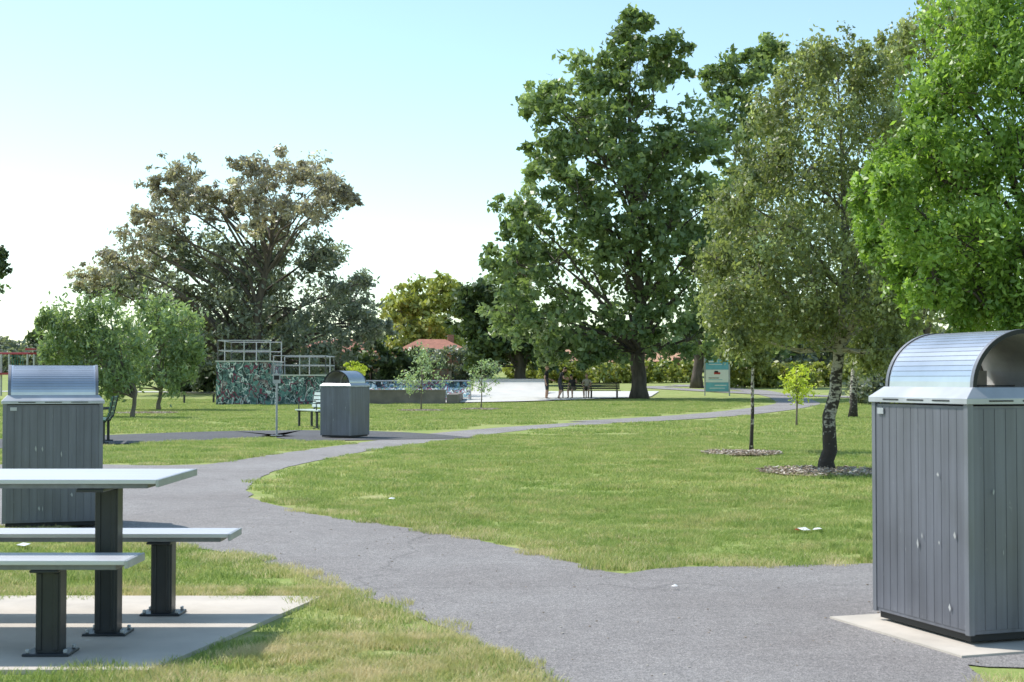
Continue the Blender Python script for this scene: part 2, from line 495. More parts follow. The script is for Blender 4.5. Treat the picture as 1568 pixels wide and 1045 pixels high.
for i in range(300):
    px_, py_ = random.uniform(-1.5, 0.25), random.uniform(5.3, 6.6)
    if not blocked(px_, py_, .05) and noise.noise(Vector((px_*2, py_*2, 3))) > -.1: put(random.choice(dryp), px_, py_, 1, 1.2)

# ------------------------------------------------------------------ trees
def leaf_mesh(name, centers, var, L, W, mat, parent, rng, droop=0.0, up=0.0):
    n = len(centers)
    u = rng.normal(size=(n, 3)); u[:, 2] = u[:, 2]*(1-droop*0.3)-droop*1.6
    u /= np.linalg.norm(u, axis=1)[:, None]
    w = rng.normal(size=(n, 3)); w -= (w*u).sum(1)[:, None]*u; w /= np.linalg.norm(w, axis=1)[:, None]
    s = rng.uniform(0.6, 1.35, n)[:, None]
    nn = np.cross(u, w)
    bend = nn*L*0.25*s
    v = np.stack([centers-u*L*s, centers+w*W*s+bend*.5, centers+u*L*s, centers-w*W*s+bend*.5], 1).reshape(-1, 3).astype(np.float32)
    me = bpy.data.meshes.new(name)
    me.vertices.add(4*n); me.vertices.foreach_set('co', v.ravel())
    me.loops.add(4*n); me.loops.foreach_set('vertex_index', np.arange(4*n, dtype=np.int32))
    me.polygons.add(n); me.polygons.foreach_set('loop_start', np.arange(0, 4*n, 4, dtype=np.int32))
    me.polygons.foreach_set('loop_total', np.full(n, 4, dtype=np.int32))
    me.update(calc_edges=True)
    me.materials.append(mat)
    at = me.attributes.new('var', 'FLOAT', 'FACE'); at.data.foreach_set('value', np.clip(var, 0, 1).astype(np.float32))
    o = bpy.data.objects.new(name, me); COL.objects.link(o); o.parent = parent
    return o

def tree(name, base, trunk, lobes, bark, leafm, seed, nsub=16, nleaf=60, L=0.15, W=0.07, subr=0.32, depth=0.8, droop=0.0, layers=2, limb_r=0.22, sides=7, twigs=True, fill=0.55, vspread=0.45, fringe=0.12, rise=1.0, minz=0.0):
    """trunk: [(x,y,z,r)], lobes: [(x,z,r)] in metres relative to base"""
    rng = np.random.default_rng(seed)
    e = empty(name, (base[0], base[1], T(base[1])))
    b = B()
    tp = [Vector(t[:3]) for t in trunk]; tr = [t[3] for t in trunk]
    pts = []; rr = []
    for i in range(len(tp)-1):
        for k in range(4):
            t = k/4; p = tp[i].lerp(tp[i+1], t)
            j = tr[i]*0.15
            pts.append(p+Vector((rng.normal()*j, rng.normal()*j, 0))); rr.append(tr[i]*(1-t)+tr[i+1]*t)
    pts.append(tp[-1]); rr.append(tr[-1]); rr[0] *= 1.45; pts[0].z -= 0.1
    b.tube(pts, rr, 10, 0)
    lowest = min([i for i, p in enumerate(pts) if p.z >= minz] or [0])
    cent = []; var = []
    wx = max(l[0] for l in lobes)-min(l[0] for l in lobes)
    zmax = max(l[1] for l in lobes)
    for (lx, lz, lr) in lobes:
        for ly in range(layers):
            off = 0 if layers == 1 else (ly/(layers-1)-0.5)*2
            taper = math.sqrt(max(0.1, 1-(lz/zmax)**3*0.6))
            y = off*depth*wx*0.32*taper*rng.uniform(0.5, 1.1)+rng.normal()*lr*0.2
            c = Vector((lx+rng.normal()*lr*0.12, y, lz+rng.normal()*lr*0.1))
            best = min(range(len(pts)), key=lambda i: abs(pts[i].z-(c.z-rise*math.hypot(c.x-pts[i].x, c.y)-lr*0.4)))
            best = max(best, min(3, len(pts)-1), lowest)
            a = pts[best]; r0 = min(rr[best]*0.55, limb_r*lr*0.25+0.02)
            d = c-a; L0 = d.length
            out = Vector((d.x, d.y, 0))
            q = [a, a+out*.18+Vector((0, 0, d.z*.28)), a+out*.42+Vector((0, 0, d.z*.55)), a+out*.72+Vector((0, 0, d.z*.80)), c]
            q = [q[0]]+[p+Vector((rng.normal(), rng.normal(), rng.normal()))*L0*.035 for p in q[1:4]]+[c]
            b.tube(q, [r0, r0*.8, r0*.6, r0*.42, r0*.22], 6, 0, False)
            lv = rng.normal()*0.12
            for k in range(nsub):
                d = rng.normal(size=3); d /= np.linalg.norm(d)
                wisp = rng.random() < fringe
                rad = lr*(rng.uniform(fill, 1.08) if not wisp else rng.uniform(1.1, 1.45))
                sc = np.array([c.x, c.y, c.z])+d*rad*np.array([1, 1, 0.9])
                if twigs and (k % 2 == 0 or wisp):
                    s = Vector(sc); mm = c.lerp(s, .55)+Vector((0, 0, lr*0.08))
                    b.tube([c, mm, s], [r0*.22, r0*.12, r0*.04], 4, 0, False)
                m = int(nleaf*rng.uniform(0.4, 1.6)*(0.45 if wisp else 1))
                sr = lr*subr*rng.uniform(0.5, 1.3)*(0.7 if wisp else 1)
                sp = rng.normal(size=(m, 3))*sr*np.array([0.6, 0.6, 0.42 if droop == 0 else 0.85])
                if droop: sp[:, 2] -= np.abs(rng.normal(size=m))*sr*0.5
                cent.append(sc+sp)
                var.append(rng.uniform(0, 1, m)*vspread+0.28+lv+rng.normal()*0.14+ (sp[:, 2]/(sr+1e-6))*0.06)
    cent = np.concatenate(cent); var = np.concatenate(var)
    keep = cent[:, 2] > 0.15
    cent = cent[keep]; var = var[keep]
    b.obj('trunk_and_limbs', [bark], parent=e, smooth=True)
    leaf_mesh('foliage', cent, var, L, W, leafm, e, rng, droop)
    return e

def rel(lobes, bx, by, ppm): return [((x-bx)/ppm, (by-y)/ppm, r/ppm) for x, y, r in lobes]

LF = {}
LF['plane'] = mat_leaf('plane_leaves', (0.045, 0.07, 0.026), (0.14, 0.18, 0.08), 0.4, (0.27, 0.31, 0.19), K=1.9)
LF['dark'] = mat_leaf('dark_leaves', (0.028, 0.042, 0.02), (0.08, 0.11, 0.042), 0.25, K=1.6)
LF['euc'] = mat_leaf('gum_leaves', (0.075, 0.085, 0.065), (0.19, 0.205, 0.16), 0.3, (0.36, 0.36, 0.32), K=1.7)
LF['rust'] = mat_leaf('dry_gum_leaves', (0.13, 0.115, 0.10), (0.30, 0.265, 0.23), 0.35, (0.42, 0.38, 0.34), K=1.65)
LF['birch'] = mat_leaf('birch_leaves', (0.085, 0.10, 0.04), (0.22, 0.24, 0.115), 0.4, (0.42, 0.44, 0.28), K=1.6)
LF['bright'] = mat_leaf('bright_leaves', (0.06, 0.108, 0.02), (0.20, 0.28, 0.065), 0.42, (0.34, 0.42, 0.17), K=1.85)
LF['young'] = mat_leaf('young_gum_leaves', (0.09, 0.125, 0.06), (0.22, 0.28, 0.14), 0.35, (0.30, 0.36, 0.22), K=1.5)
LF['yellow'] = mat_leaf('yellow_green_leaves', (0.11, 0.13, 0.03), (0.30, 0.31, 0.09), 0.3)
LF['sap'] = mat_leaf('sapling_leaves', (0.14, 0.19, 0.11), (0.34, 0.40, 0.26), 0.35)
LF['lime'] = mat_leaf('lime_leaves', (0.2, 0.26, 0.03), (0.48, 0.5, 0.08), 0.35)

# large central tree
big = [(965, 55, 32), (970, 105, 50), (912, 112, 40), (1022, 100, 36), (838, 165, 38), (885, 190, 50), (975, 195, 60), (1045, 205, 52), (843, 245, 40),
       (812, 345, 46), (890, 300, 56), (985, 300, 66), (1080, 310, 56), (793, 415, 44), (860, 405, 62), (955, 415, 70), (1060, 420, 66),
       (1105, 495, 50), (798, 490, 42), (870, 495, 48), (940, 510, 50), (1030, 522, 50), (1080, 380, 50), (925, 245, 45), (845, 540, 22), (905, 540, 24), (1020, 360, 45), (915, 360, 45), (1010, 245, 40)]
tree('large_shade_tree', S(978, 611.2), [(0, 0, 0, .42), (-.05, 0, 2.5, .38), (0.15, 0, 5, .30), (-.2, 0, 9, .19), (-.5, 0, 14, .10), (-.4, 0, 19, .03)],
     rel(big, 978, 611, 28.5), M['bark'], LF['plane'], 1, nsub=16, nleaf=58, L=0.19, W=0.105, subr=0.30, layers=2, fill=0.45, fringe=.2, minz=1.9)
t2 = [(1140, 90, 36), (1178, 80, 28), (1108, 120, 36), (1165, 165, 45), (1105, 195, 42), (1175, 240, 48), (1120, 290, 48), (1190, 320, 50), (1130, 380, 50), (1190, 420, 50), (1080, 500, 40), (1130, 520, 35), (1180, 510, 40)]
tree('shade_tree', (14.0, 108), [(0, 0, 0, .4), (.2, 0, 4, .35), (1.5, 0, 10, .2), (3.5, 0, 20, .05)],
     rel(t2, 1066, 590, 20.2), M['bark'], LF['plane'], 2, nsub=14, nleaf=48, L=0.25, W=0.14, subr=0.30, layers=2, fringe=.2, minz=2)

# left gum trees
ga = [(275, 272, 28), (248, 295, 24), (308, 315, 30), (340, 300, 18), (385, 262, 24), (425, 262, 30), (470, 270, 30), (505, 288, 25), (480, 322, 30), (375, 298, 26), (215, 372, 32), (182, 405, 27), (430, 318, 30), (250, 345, 30), (215, 330, 16), (530, 300, 12), (145, 430, 22), (395, 340, 26)]
tree('gum_tree', (-15.6, 86), [(0, 0, 0, .4), (.1, 0, 3, .32), (0.3, 0, 6, .24), (0.9, 0, 8.5, .17), (1.2, 0, 11, .08)],
     rel(ga, 385, 603, 25.3), M['bark'], LF['rust'], 3, nsub=16, nleaf=52, L=0.15, W=0.06, subr=0.34, layers=2, limb_r=0.55, fringe=.2, rise=.8, fill=.4)
gb = [(185, 440, 34), (240, 430, 42), (300, 395, 42), (360, 390, 44), (430, 390, 48), (495, 395, 36), (545, 445, 36), (300, 470, 55), (380, 475, 58), (460, 470, 58), (540, 495, 44), (580, 500, 26), (350, 550, 50), (440, 550, 50), (520, 550, 42), (270, 540, 45), (400, 430, 45)]
tree('gum_tree', (-17.5, 90), [(0, 0, 0, .4), (.1, 0, 2, .32), (.6, 0, 5, .2), (.8, 0, 8, .08)],
     rel(gb, 372, 602, 24.2), M['bark'], LF['euc'], 4, nsub=17, nleaf=62, L=0.18, W=0.075, subr=0.32, layers=2, limb_r=0.35, fringe=.2, fill=.4, rise=.8)
ta = [(110, 500, 34), (92, 540, 30), (150, 480, 34), (150, 550, 34), (128, 585, 26), (188, 530, 36), (185, 575, 26), (80, 495, 16)]
tree('young_gum_tree', S(203, 640), [(0, 0, 0, .07), (.1, 0, .8, .06), (-.5, 0, 2, .045), (-.7, 0, 3.2, .02)],
     rel(ta, 203, 640, 49.5), M['bark_grey'], LF['young'], 5, nsub=14, nleaf=46, L=0.085, W=0.035, subr=0.34, droop=0.5, fringe=.2)
tb = [(242, 475, 28), (275, 500, 30), (212, 505, 34), (250, 535, 40), (290, 535, 22), (215, 560, 28), (270, 575, 24), (180, 590, 18)]
tree('young_gum_tree', S(243, 629), [(0, 0, 0, .08), (.1, 0, 1, .07), (-.1, 0, 2.4, .05), (0, 0, 3.6, .02)],
     rel(tb, 243, 629, 40.5), M['bark_grey'], LF['young'], 6, nsub=14, nleaf=46, L=0.1, W=0.04, subr=0.34, droop=0.5, fringe=.2)
tree('rounded_tree', (-8.6, 150), [(0, 0, 0, .4), (0, 0, 3, .3), (0, 0, 8, .1)],
     rel([(640, 445, 26), (680, 442, 26), (610, 470, 26), (650, 485, 34), (700, 462, 22), (622, 520, 32), (672, 530, 32)], 660, 572, 14.5), M['bark'], LF['yellow'], 7, nsub=14, nleaf=50, L=0.3, W=0.17, subr=0.34)
tree('dark_spreading_tree', (0.9, 118), [(0, 0, 0, .5), (-.2, 0, 1.6, .45), (-.8, 0, 4, .3), (-1.2, 0, 7, .1)],
     rel([(735, 445, 30), (718, 480, 24), (770, 455, 36), (800, 490, 40), (750, 510, 32), (830, 520, 34), (790, 440, 30), (735, 540, 20)], 800, 578, 18.4), M['bark'], LF['dark'], 8, nsub=16, nleaf=60, L=0.26, W=0.15, subr=0.34)

# birch
bl = [(1285, 95, 32), (1235, 105, 34), (1335, 110, 36), (1200, 165, 38), (1270, 180, 46), (1345, 190, 46), (1165, 245, 38), (1230, 265, 48), (1310, 280, 48), (1375, 280, 40),
      (1125, 320, 34), (1185, 345, 48), (1265, 360, 48), (1345, 360, 48), (1098, 400, 30), (1150, 425, 44), (1230, 440, 50), (1310, 440, 50), (1375, 430, 42), (1110, 465, 32), (1180, 490, 34), (1250, 485, 34), (1350, 490, 40), (1130, 520, 22), (1345, 540, 24), (1390, 540, 30)]
tree('birch_tree', S(1267, 722), [(0, 0, 0, .105), (.02, 0, .55, .088), (.12, 0, 1.2, .078), (.18, 0, 1.7, .065), (.24, 0, 3.0, .04), (.2, 0, 4.4, .02), (.15, 0, 5.2, .01)],
     rel(bl, 1267, 722, 118), M['birch'], LF['birch'], 9, nsub=19, nleaf=70, L=0.032, W=0.018, subr=0.38, depth=0.75, droop=0.6, limb_r=0.16, fringe=.2, rise=.6, minz=1.55)
yb = [(1130, 485, 34), (1158, 505, 30), (1105, 450, 32), (1150, 440, 38), (1190, 495, 26), (1158, 545, 16)]
tree('young_birch_tree', S(1150, 692), [(0, 0, 0, .032), (.02, 0, .7, .028), (0.03, 0, 1.4, .022), (-.05, 0, 2.5, .01)],
     rel(yb, 1150, 692, 93), M['birch'], LF['birch'], 10, nsub=13, nleaf=42, L=0.04, W=0.022, subr=0.36, droop=0.7, minz=1.2)
bb = [(1300, 470, 36), (1345, 510, 36), (1320, 545, 24), (1375, 470, 36), (1400, 520, 30), (1420, 60, 40), (1460, 20, 40), (1375, 75, 32), (1440, 130, 50), (1400, 180, 46), (1430, 250, 50), (1390, 320, 50), (1360, 400, 46), (1480, 80, 40), (1430, 420, 50), (1480, 480, 40)]
tree('birch_tree', S(1305, 641), [(0, 0, 0, .12), (.05, 0, 1.5, .1), (.8, 0, 4, .09), (1.8, 0, 8, .06), (2.4, 0, 11.5, .02)],
     rel(bb, 1305, 641, 50.5), M['birch'], LF['birch'], 11, nsub=14, nleaf=50, L=0.08, W=0.045, subr=0.36, droop=0.6, fringe=.18, minz=1.8, rise=.6)
# bright leafy tree on the right
rt = [(1500, 55, 62), (1565, 110, 80), (1445, 145, 46), (1400, 225, 42), (1350, 285, 32), (1460, 250, 62), (1550, 250, 76), (1382, 345, 46), (1470, 365, 62), (1560, 385, 72),
      (1412, 430, 38), (1490, 450, 42), (1570, 470, 50), (1650, 180, 110), (1670, 340, 110), (1620, 10, 90), (1520, -50, 70), (1660, 460, 70)]
tree('leafy_green_tree', (4.95, 13.0), [(0, 0, 0, .14), (0, 0, 1.4, .12), (-.1, 0, 2.6, .09), (-.2, 0, 4.6, .03)],
     rel(rt, 1613, 781, 167.5), M['bark'], LF['bright'], 12, nsub=21, nleaf=80, L=0.034, W=0.015, subr=0.32, depth=0.75, droop=0.35, fringe=.2, minz=1.2)
tree('shade_tree', (8.6, 29.5), [(0, 0, 0, .16), (0, 0, 1.6, .13), (-.3, 0, 3, .09), (-.4, 0, 5, .03)],
     [(-1.2, 4.2, .9), (0, 4.6, 1.1), (1.2, 4.0, .9), (0, 3.2, 1.0), (-.6, 5.4, .8), (.7, 5.4, .8)], M['bark'], LF['birch'], 13, nsub=13, nleaf=45, L=.08, W=.045)

# saplings
def sapling(name, base, h, r, mat, seed, n=10, L=0.07, stakes=True):
    rng = np.random.default_rng(seed)
    lobes = [(rng.normal()*r*0.55, h*(0.42+0.58*rng.uniform()), r*0.5) for _ in range(n)]+[(0, h*.95, r*.35), (0, h*.6, r*.6)]
    tree(name, base, [(0, 0, 0, .025), (.02, 0, h*.5, .02), (0, 0, h, .007)], lobes, M['bark_grey'], mat, seed, nsub=5, nleaf=9, L=L, W=L*.42, subr=0.7, layers=2, depth=1.0, twigs=True, fringe=.3)
sapling('sapling', S(645, 629), 2.2, 0.62, LF['sap'], 21, 12, 0.06)
sapling('sapling', S(737, 627), 1.8, 0.45, LF['sap'], 22, 8, 0.055)
sapling('sapling', S(1219, 653), 1.5, 0.42, LF['lime'], 23, 9, 0.05)
tree('golden_shrub', S(546, 612), [(0, 0, 0, .06), (0, 0, 1.1, .03)], [(0, 1.6, .38), (.2, 1.5, .3), (-.2, 1.75, .25)], M['bark_grey'], LF['lime'], 31, nsub=10, nleaf=40, L=.06, W=.035, layers=2)
tree('dark_spreading_tree', (-23.2, 62), [(0, 0, 0, .3), (0, 0, 3, .2), (0, 0, 6, .06)], [(.8, 5.9, .4), (.2, 5.6, .8), (-1, 6.4, 1.2), (-1, 4.8, 1.2), (-2, 7, 1.3), (.7, 6.6, .3)], M['bark'], LF['dark'], 32, nsub=12, nleaf=30, L=.12, W=.06)

# distant tree belt and shrubs
def belt(name, specs, mat, seed, L):
    rng = np.random.default_rng(seed); e = empty(name); cs = []; vs = []
    b = B()
    for (x, y, w, h) in specs:
        n = int(90+w*h*1.6)
        z0 = T(y)
        b.tube([(x, y, z0-.2), (x+.1, y, z0+h*.35), (x, y, z0+h*.75)], [.3, .22, .08] if h > 4 else [.08, .06, .02], 6)
        for k in range(n):
            th = rng.uniform(0, np.pi); rad = rng.uniform(.35, 1)**.5
            c = np.array([x+math.cos(th)*rad*w/2, y+rng.normal()*w*.2, z0+max(0.3, (h*.42+ (rng.uniform(-1, 1))*math.sqrt(max(0, 1-(math.cos(th)*rad)**2))*h*.5))])
            m = 16; cs.append(c+rng.normal(size=(m, 3))*np.array([.5, .5, .4])*max(.5, w*.07)*(1 if h > 4 else .6)); vs.append(rng.uniform(0, 1, m)*.5+.25+rng.normal()*.15)
    b.obj('trunks', [M['bark']], parent=e)
    leaf_mesh('foliage', np.concatenate(cs), np.concatenate(vs), L, L*.6, mat, e, rng)
rr = random.Random(9)
belt('distant_trees', [(-150+i*9+rr.uniform(-3, 3), 235+rr.uniform(-12, 18), rr.uniform(9, 15), rr.uniform(5, 9.5)) for i in range(36)], LF['dark'], 41, .45)
belt('distant_trees', [(-70+i*6.5+rr.uniform(-2, 2), 185+rr.uniform(-8, 8), rr.uniform(6, 10), rr.uniform(3, 6)) for i in range(8)]+[(22+i*6+rr.uniform(-2, 2), 175+rr.uniform(-8, 8), rr.uniform(7, 11), rr.uniform(4, 8)) for i in range(11)], LF['euc'], 42, .36)
belt('shrubs', [(-21.5+i*2.4, 96+rr.uniform(-1.5, 1.5), rr.uniform(3, 4.5), rr.uniform(2, 3.6)) for i in range(7)], LF['dark'], 43, .22)
belt('shrubs', [(-12+i*2.2, 126+rr.uniform(-2, 2), rr.uniform(3, 4), rr.uniform(2.4, 3.6)) for i in range(5)], LF['euc'], 46, .2)
belt('shrubs', [(1+i*3.4, 128+rr.uniform(-2, 2), rr.uniform(3, 5), rr.uniform(1.6, 3.0)) for i in range(5)]+[(18+i*3.0, 112+rr.uniform(-3, 3), rr.uniform(3, 5), rr.uniform(1.8, 3.5)) for i in range(11)], LF['yellow'], 44, .22)
belt('shrubs', [(14+i*2.2, 64+rr.uniform(-1, 3), rr.uniform(2, 3.4), rr.uniform(1.6, 3.0)) for i in range(1, 6)], LF['euc'], 45, .15)

# mulch rings
def mulch(pt, r, seed):
    ring = [(pt[0]+math.cos(a*math.pi/24)*r*(1+.25*noise.noise(Vector((a*.35, seed, 0)))), pt[1]+math.sin(a*math.pi/24)*r*(1+.25*noise.noise(Vector((a*.35, seed, 3))))) for a in range(48)]
    sheet('mulch', ring, 0.03, M['mulch'])
    rng = random.Random(seed); b = B()
    for i in range(700):
        a = rng.uniform(0, 6.28); d = r*math.sqrt(rng.random())*1.08
        b.box((pt[0]+d*math.cos(a), pt[1]+d*math.sin(a), .035+rng.random()*.03+T(pt[1])), (.06, .018, .006), rng.choice((0, 0, 1)), rng.uniform(0, 3), rng.uniform(-.5, .5), rng.uniform(-.5, .5))
    b.obj('mulch_chips', [M['mulch'], M['concrete']])
mulch(S(1262, 726), .78, 1); mulch(S(1135, 697), .6, 2); mulch(S(645, 630), .8, 3); mulch(S(737, 628), .7, 4); mulch(S(225, 634), 1.0, 5)

# ------------------------------------------------------------------ bins
def bin_(loc, rz, seed, zs=1.0, z0=.018):
    e = empty('rubbish_bin', (loc[0], loc[1], z0), rz); e.scale = (1, 1, zs)
    W, Lh, H = .70, .76, 1.07
    b = B()
    b.box((0, 0, .03), (W-.05, Lh-.05, .04), 1)           # plinth
    b.box((0, 0, .56), (W-.014, Lh-.014, 1.03), 0)         # liner panel
    for sx in (-1, 1):
        for sy in (-1, 1):
            b.box((sx*(W/2-.014), sy*(Lh/2-.014), .562), (.03, .03, 1.04), 2)
    for sx in (-1, 1):
        n = 12
        for i in range(n):
            y = -Lh/2+.057+(Lh-.114)*i/(n-1)
            b.box((sx*(W/2-.0058), y, .562), (.0045, .0565, 1.0), 0)
    for sy in (-1, 1):
        n = 11
        for i in range(n):
            x = -W/2+.057+(W-.114)*i/(n-1)
            b.box((x, sy*(Lh/2-.0058), .562), (.0565, .0045, 1.0), 0)
    b.obj('body', [M['bin_panel'], M['black'], M['bin_frame']], e, bevel=.0012)
    c = B(); w1, l1, w2, l2 = W/2+.012, Lh/2+.012, W/2-.05, Lh/2-.03
    z0, z1, z2 = 1.083, 1.110, 1.16
    def ring(w, l, z): return [(-w, -l, z), (w, -l, z), (w, l, z), (-w, l, z)]
    c.v = ring(w1, l1, z0)+ring(w1, l1, z1)+ring(w2, l2, z2)
    for k in range(2):
        for i in range(4):
            j = (i+1) % 4; c.f.append((k*4+i, k*4+j, k*4+4+j, k*4+4+i)); c.m.append(0)
    c.f.append((3, 2, 1, 0)); c.m.append(0); c.f.append((8, 9, 10, 11)); c.m.append(1)
    for i in range(3): c.box((-.18+.18*i, -l1-.001, 1.098), (.13, .004, .007), 2)
    for i in range(3): c.box((-w1-.001, -.2+.2*i, 1.098), (.004, .13, .007), 2)
    c.obj('collar', [M['bin_collar'], M['bin_hood_in'], M['black']], e, bevel=.003)
    h = B(); n = 32; rx, rzz, hl = .29, .265, Lh/2-.045
    def arc(y, t=0): return [(-math.cos(math.pi*i/n)*(rx-t), y, 1.16+math.sin(math.pi*i/n)*(rzz-t)) for i in range(n+1)]
    def shell(y0, y1, t0, t1, mo, mi, me):
        A = arc(y0, t0); Bq = arc(y1, t0); C = arc(y0, t1); D = arc(y1, t1)
        for i in range(n):
            h.quad((A[i], A[i+1], Bq[i+1], Bq[i]), mo); h.quad((C[i], D[i], D[i+1], C[i+1]), mi)
            h.quad((A[i], C[i], C[i+1], A[i+1]), me); h.quad((Bq[i], Bq[i+1], D[i+1], D[i]), me)
    shell(-hl, hl, 0, .010, 0, 1, 2)
    shell(-hl-.010, -hl+.012, -.005, .016, 3, 2, 2); shell(hl-.012, hl+.010, -.005, .016, 3, 2, 2)
    for k in range(2, n-1, 1):
        a = math.pi*k/n
        h.box((-math.cos(a)*(rx+.0004), 0, 1.16+math.sin(a)*(rzz+.0004)), (.002, hl*2-.05, .002), 3, ry=0)
    o = h.obj('hood', [M['bin_hood'], M['bin_hood_in'], M['black'], M['bin_frame']], e)
    k = B()
    k.tube([(0, 0, 1.163), (0, 0, 1.168)], .16, 20, 0)     # aperture
    k.box((0, Lh/2-.1, 1.2), (.5, .01, .08), 1)
    k.obj('aperture', [M['black'], M['bin_hood_in']], e)
    s = B(); s.box((-W/2-.002, .3, 1.04), (.006, .05, .03), 0)
    s.obj('label', [M['bin_collar']], e)
    rng = random.Random(seed); s = B()
    for i in range(10):
        y = rng.uniform(-.3, .3); z = rng.uniform(.15, .8); w = rng.uniform(.003, .010); hh = rng.uniform(.02, .06)
        if i % 3: s.quad([(-W/2-.005, y, z), (-W/2-.005, y-w, z-hh*.6), (-W/2-.005, y-w*.3, z-hh), (-W/2-.005, y+w, z-hh*.5)])
        else: s.quad([(y, -Lh/2-.005, z), (y-w*.6, -Lh/2-.005, z-hh*.6), (y, -Lh/2-.005, z-hh), (y+w*.6, -Lh/2-.005, z-hh*.4)])
    s.obj('bird_droppings', [M['bird']], e)
bin_((2.235, 6.80), rz1, 1, .985)
bin_((-3.39, 28.9), math.radians(-24), 2, .94)
bin_((-3.76, 11.67), math.radians(108), 3, .905)

# ------------------------------------------------------------------ picnic table
e = empty('picnic_table', (0, 0, 0.02))
def top(name, x0, x1, yc, w, z, th, nslat, skew=0):
    b = B(); sw = w/nslat
    for i in range(nslat):
        yy = yc-w/2+sw*(i+.5)
        xe = x1+skew*((i+.5)/nslat-.5)
        b.box(((x0+xe)/2, yy, z-.010), (xe-x0, sw-.006, .020), 0)
    b.box(((x0+x1)/2-.02, yc, z-.020-(th-.020)/2-.001), (x1-x0-.04, w-.05, th-.020), 1)
    b.box((x1+.008, yc, z-.017), (.014, w+.008, .034), 2)
    b.obj(name, [M['tabletop'], M['bin_frame'], M['galv']], e, bevel=.003)
top('table_top', -3.55, -1.57, 6.66, .76, .735, .040, 6, .0)
top('bench_seat', -3.6, -1.63, 6.14, .28, .415, .042, 2)
top('bench_seat_far', -3.4, -1.40, 7.17, .28, .415, .042, 2)
b = B()
for (x, y, zt) in ((-1.98, 6.14, .371), (-1.87, 6.62, .690), (-1.75, 7.17, .371), (-3.3, 6.14, .371), (-3.2, 6.62, .690), (-3.1, 7.17, .371)):
    b.box((x, y, zt/2), (.105, .09, zt), 0)
    b.box((x-.035, y-.048, zt/2), (.02, .008, zt-.04), 0)
    b.box((x+.035, y-.048, zt/2), (.02, .008, zt-.04), 0)
    b.box((x, y, .006), (.2, .16, .012), 0)
    for sx in (-.08, .08):
        for sy in (-.06, .06): b.tube([(x+sx, y+sy, .012), (x+sx, y+sy, .03)], .01, 6, 1)
for (x, y) in ((-1.87, 6.62), (-3.2, 6.62)): b.box((x, y, .684), (.12, .62, .016), 0)
for (x, y) in ((-1.98, 6.14), (-1.75, 7.17)): b.box((x, y, .364), (.12, .22, .012), 0)
b.obj('pedestals', [M['black_steel'], M['galv']], e, bevel=.006)

# ------------------------------------------------------------------ benches
def park_bench(loc, rz, length, slat, frame, back=True):
    e = empty('park_bench', (loc[0], loc[1], T(loc[1])), rz)
    b = B()
    for i in range(5): b.box((0, -.02+.085*i-.15, .44), (length, .07, .03), 0)
    if back:
        for i in range(4): b.box((0, .25+.02*i, .54+.095*i), (length, .028, .075), 0, rx=-.2)
    for sx in (-1, 1):
        x = sx*(length/2-.18)
        b.box((x, -.16, .21), (.05, .05, .42), 1); b.box((x, .16, .21), (.05, .05, .42), 1)
        b.box((x, 0, .41), (.05, .42, .03), 1); b.box((x, 0, .02), (.06, .5, .03), 1)
        if back: b.tube([(x, .17, .40), (x, .25, .5), (x, .335, .88)], .022, 6, 1)
        if back: b.tube([(x, -.17, .42), (x, -.17, .63), (x, .27, .65)], .018, 6, 1)
    b.obj('slats_and_frame', [slat, frame], e, bevel=.004)
park_bench((-7.75, 26.6), math.radians(-78), 1.6, M['green_slat'], M['black_steel'])
park_bench((-4.75, 34.2), math.radians(-62), 1.6, M['pale_slat'], M['black_steel'])
p = S(305, 618); park_bench(p, math.radians(20), 1.7, M['wood_dark'], M['black_steel'], False)
park_bench((4.95, 76.4), math.radians(4), 1.75, M['wood_dark'], M['black'])
park_bench((3.35, 76.2), math.radians(-4), 1.6, M['wood_dark'], M['black'])

# ------------------------------------------------------------------ sign post / info sign
x, y = S(424, 668)
e = empty('sign_post', (x, y, 0)); b = B()
b.tube([(0, 0, 0), (0, 0, 1.32)], .022, 8, 0); b.box((0, -.03, 1.2), (.16, .012, .2), 1); b.box((0, -.038, 1.22), (.11, .006, .09), 2); b.box((0, 0, .01), (.24, .2, .02), 0)
b.obj('post_and_plate', [M['galv'], M['galv'], M['black']], e)
y = 84; x = (1098-784)/2178*y
e = empty('information_sign', (x, y, T(y)), math.radians(-4)); b = B()
for sx in (-.72, .72): b.box((sx, 0, 1.12), (.07, .07, 2.24), 0)
b.box((0, 0, 1.2), (1.37, .05, 1.95), 3); b.box((0, -.03, 1.86), (1.33, .012, .62), 1); b.box((0, -.03, 1.17), (1.33, .012, .74), 2); b.box((0, -.03, .53), (1.33, .012, .52), 1)
for i, (xx, zz, w, h, m) in enumerate([(-.25, 2.02, .6, .08, 2), (-.1, 1.85, .8, .04, 2), (-.05, 1.42, .22, .10, 5), (0, 1.33, .36, .12, 4), (-.2, 1.05, .6, .04, 5), (-.1, .95, .8, .03, 1), (.2, .62, .7, .05, 2), (0, .45, .9, .04, 2)]):
    b.box((xx, -.04, zz), (w, .006, h), m)
b.obj('panel_and_posts', [M['galv'], M['teal'], M['white'], M['galv'], M['red'], M['black']], e)

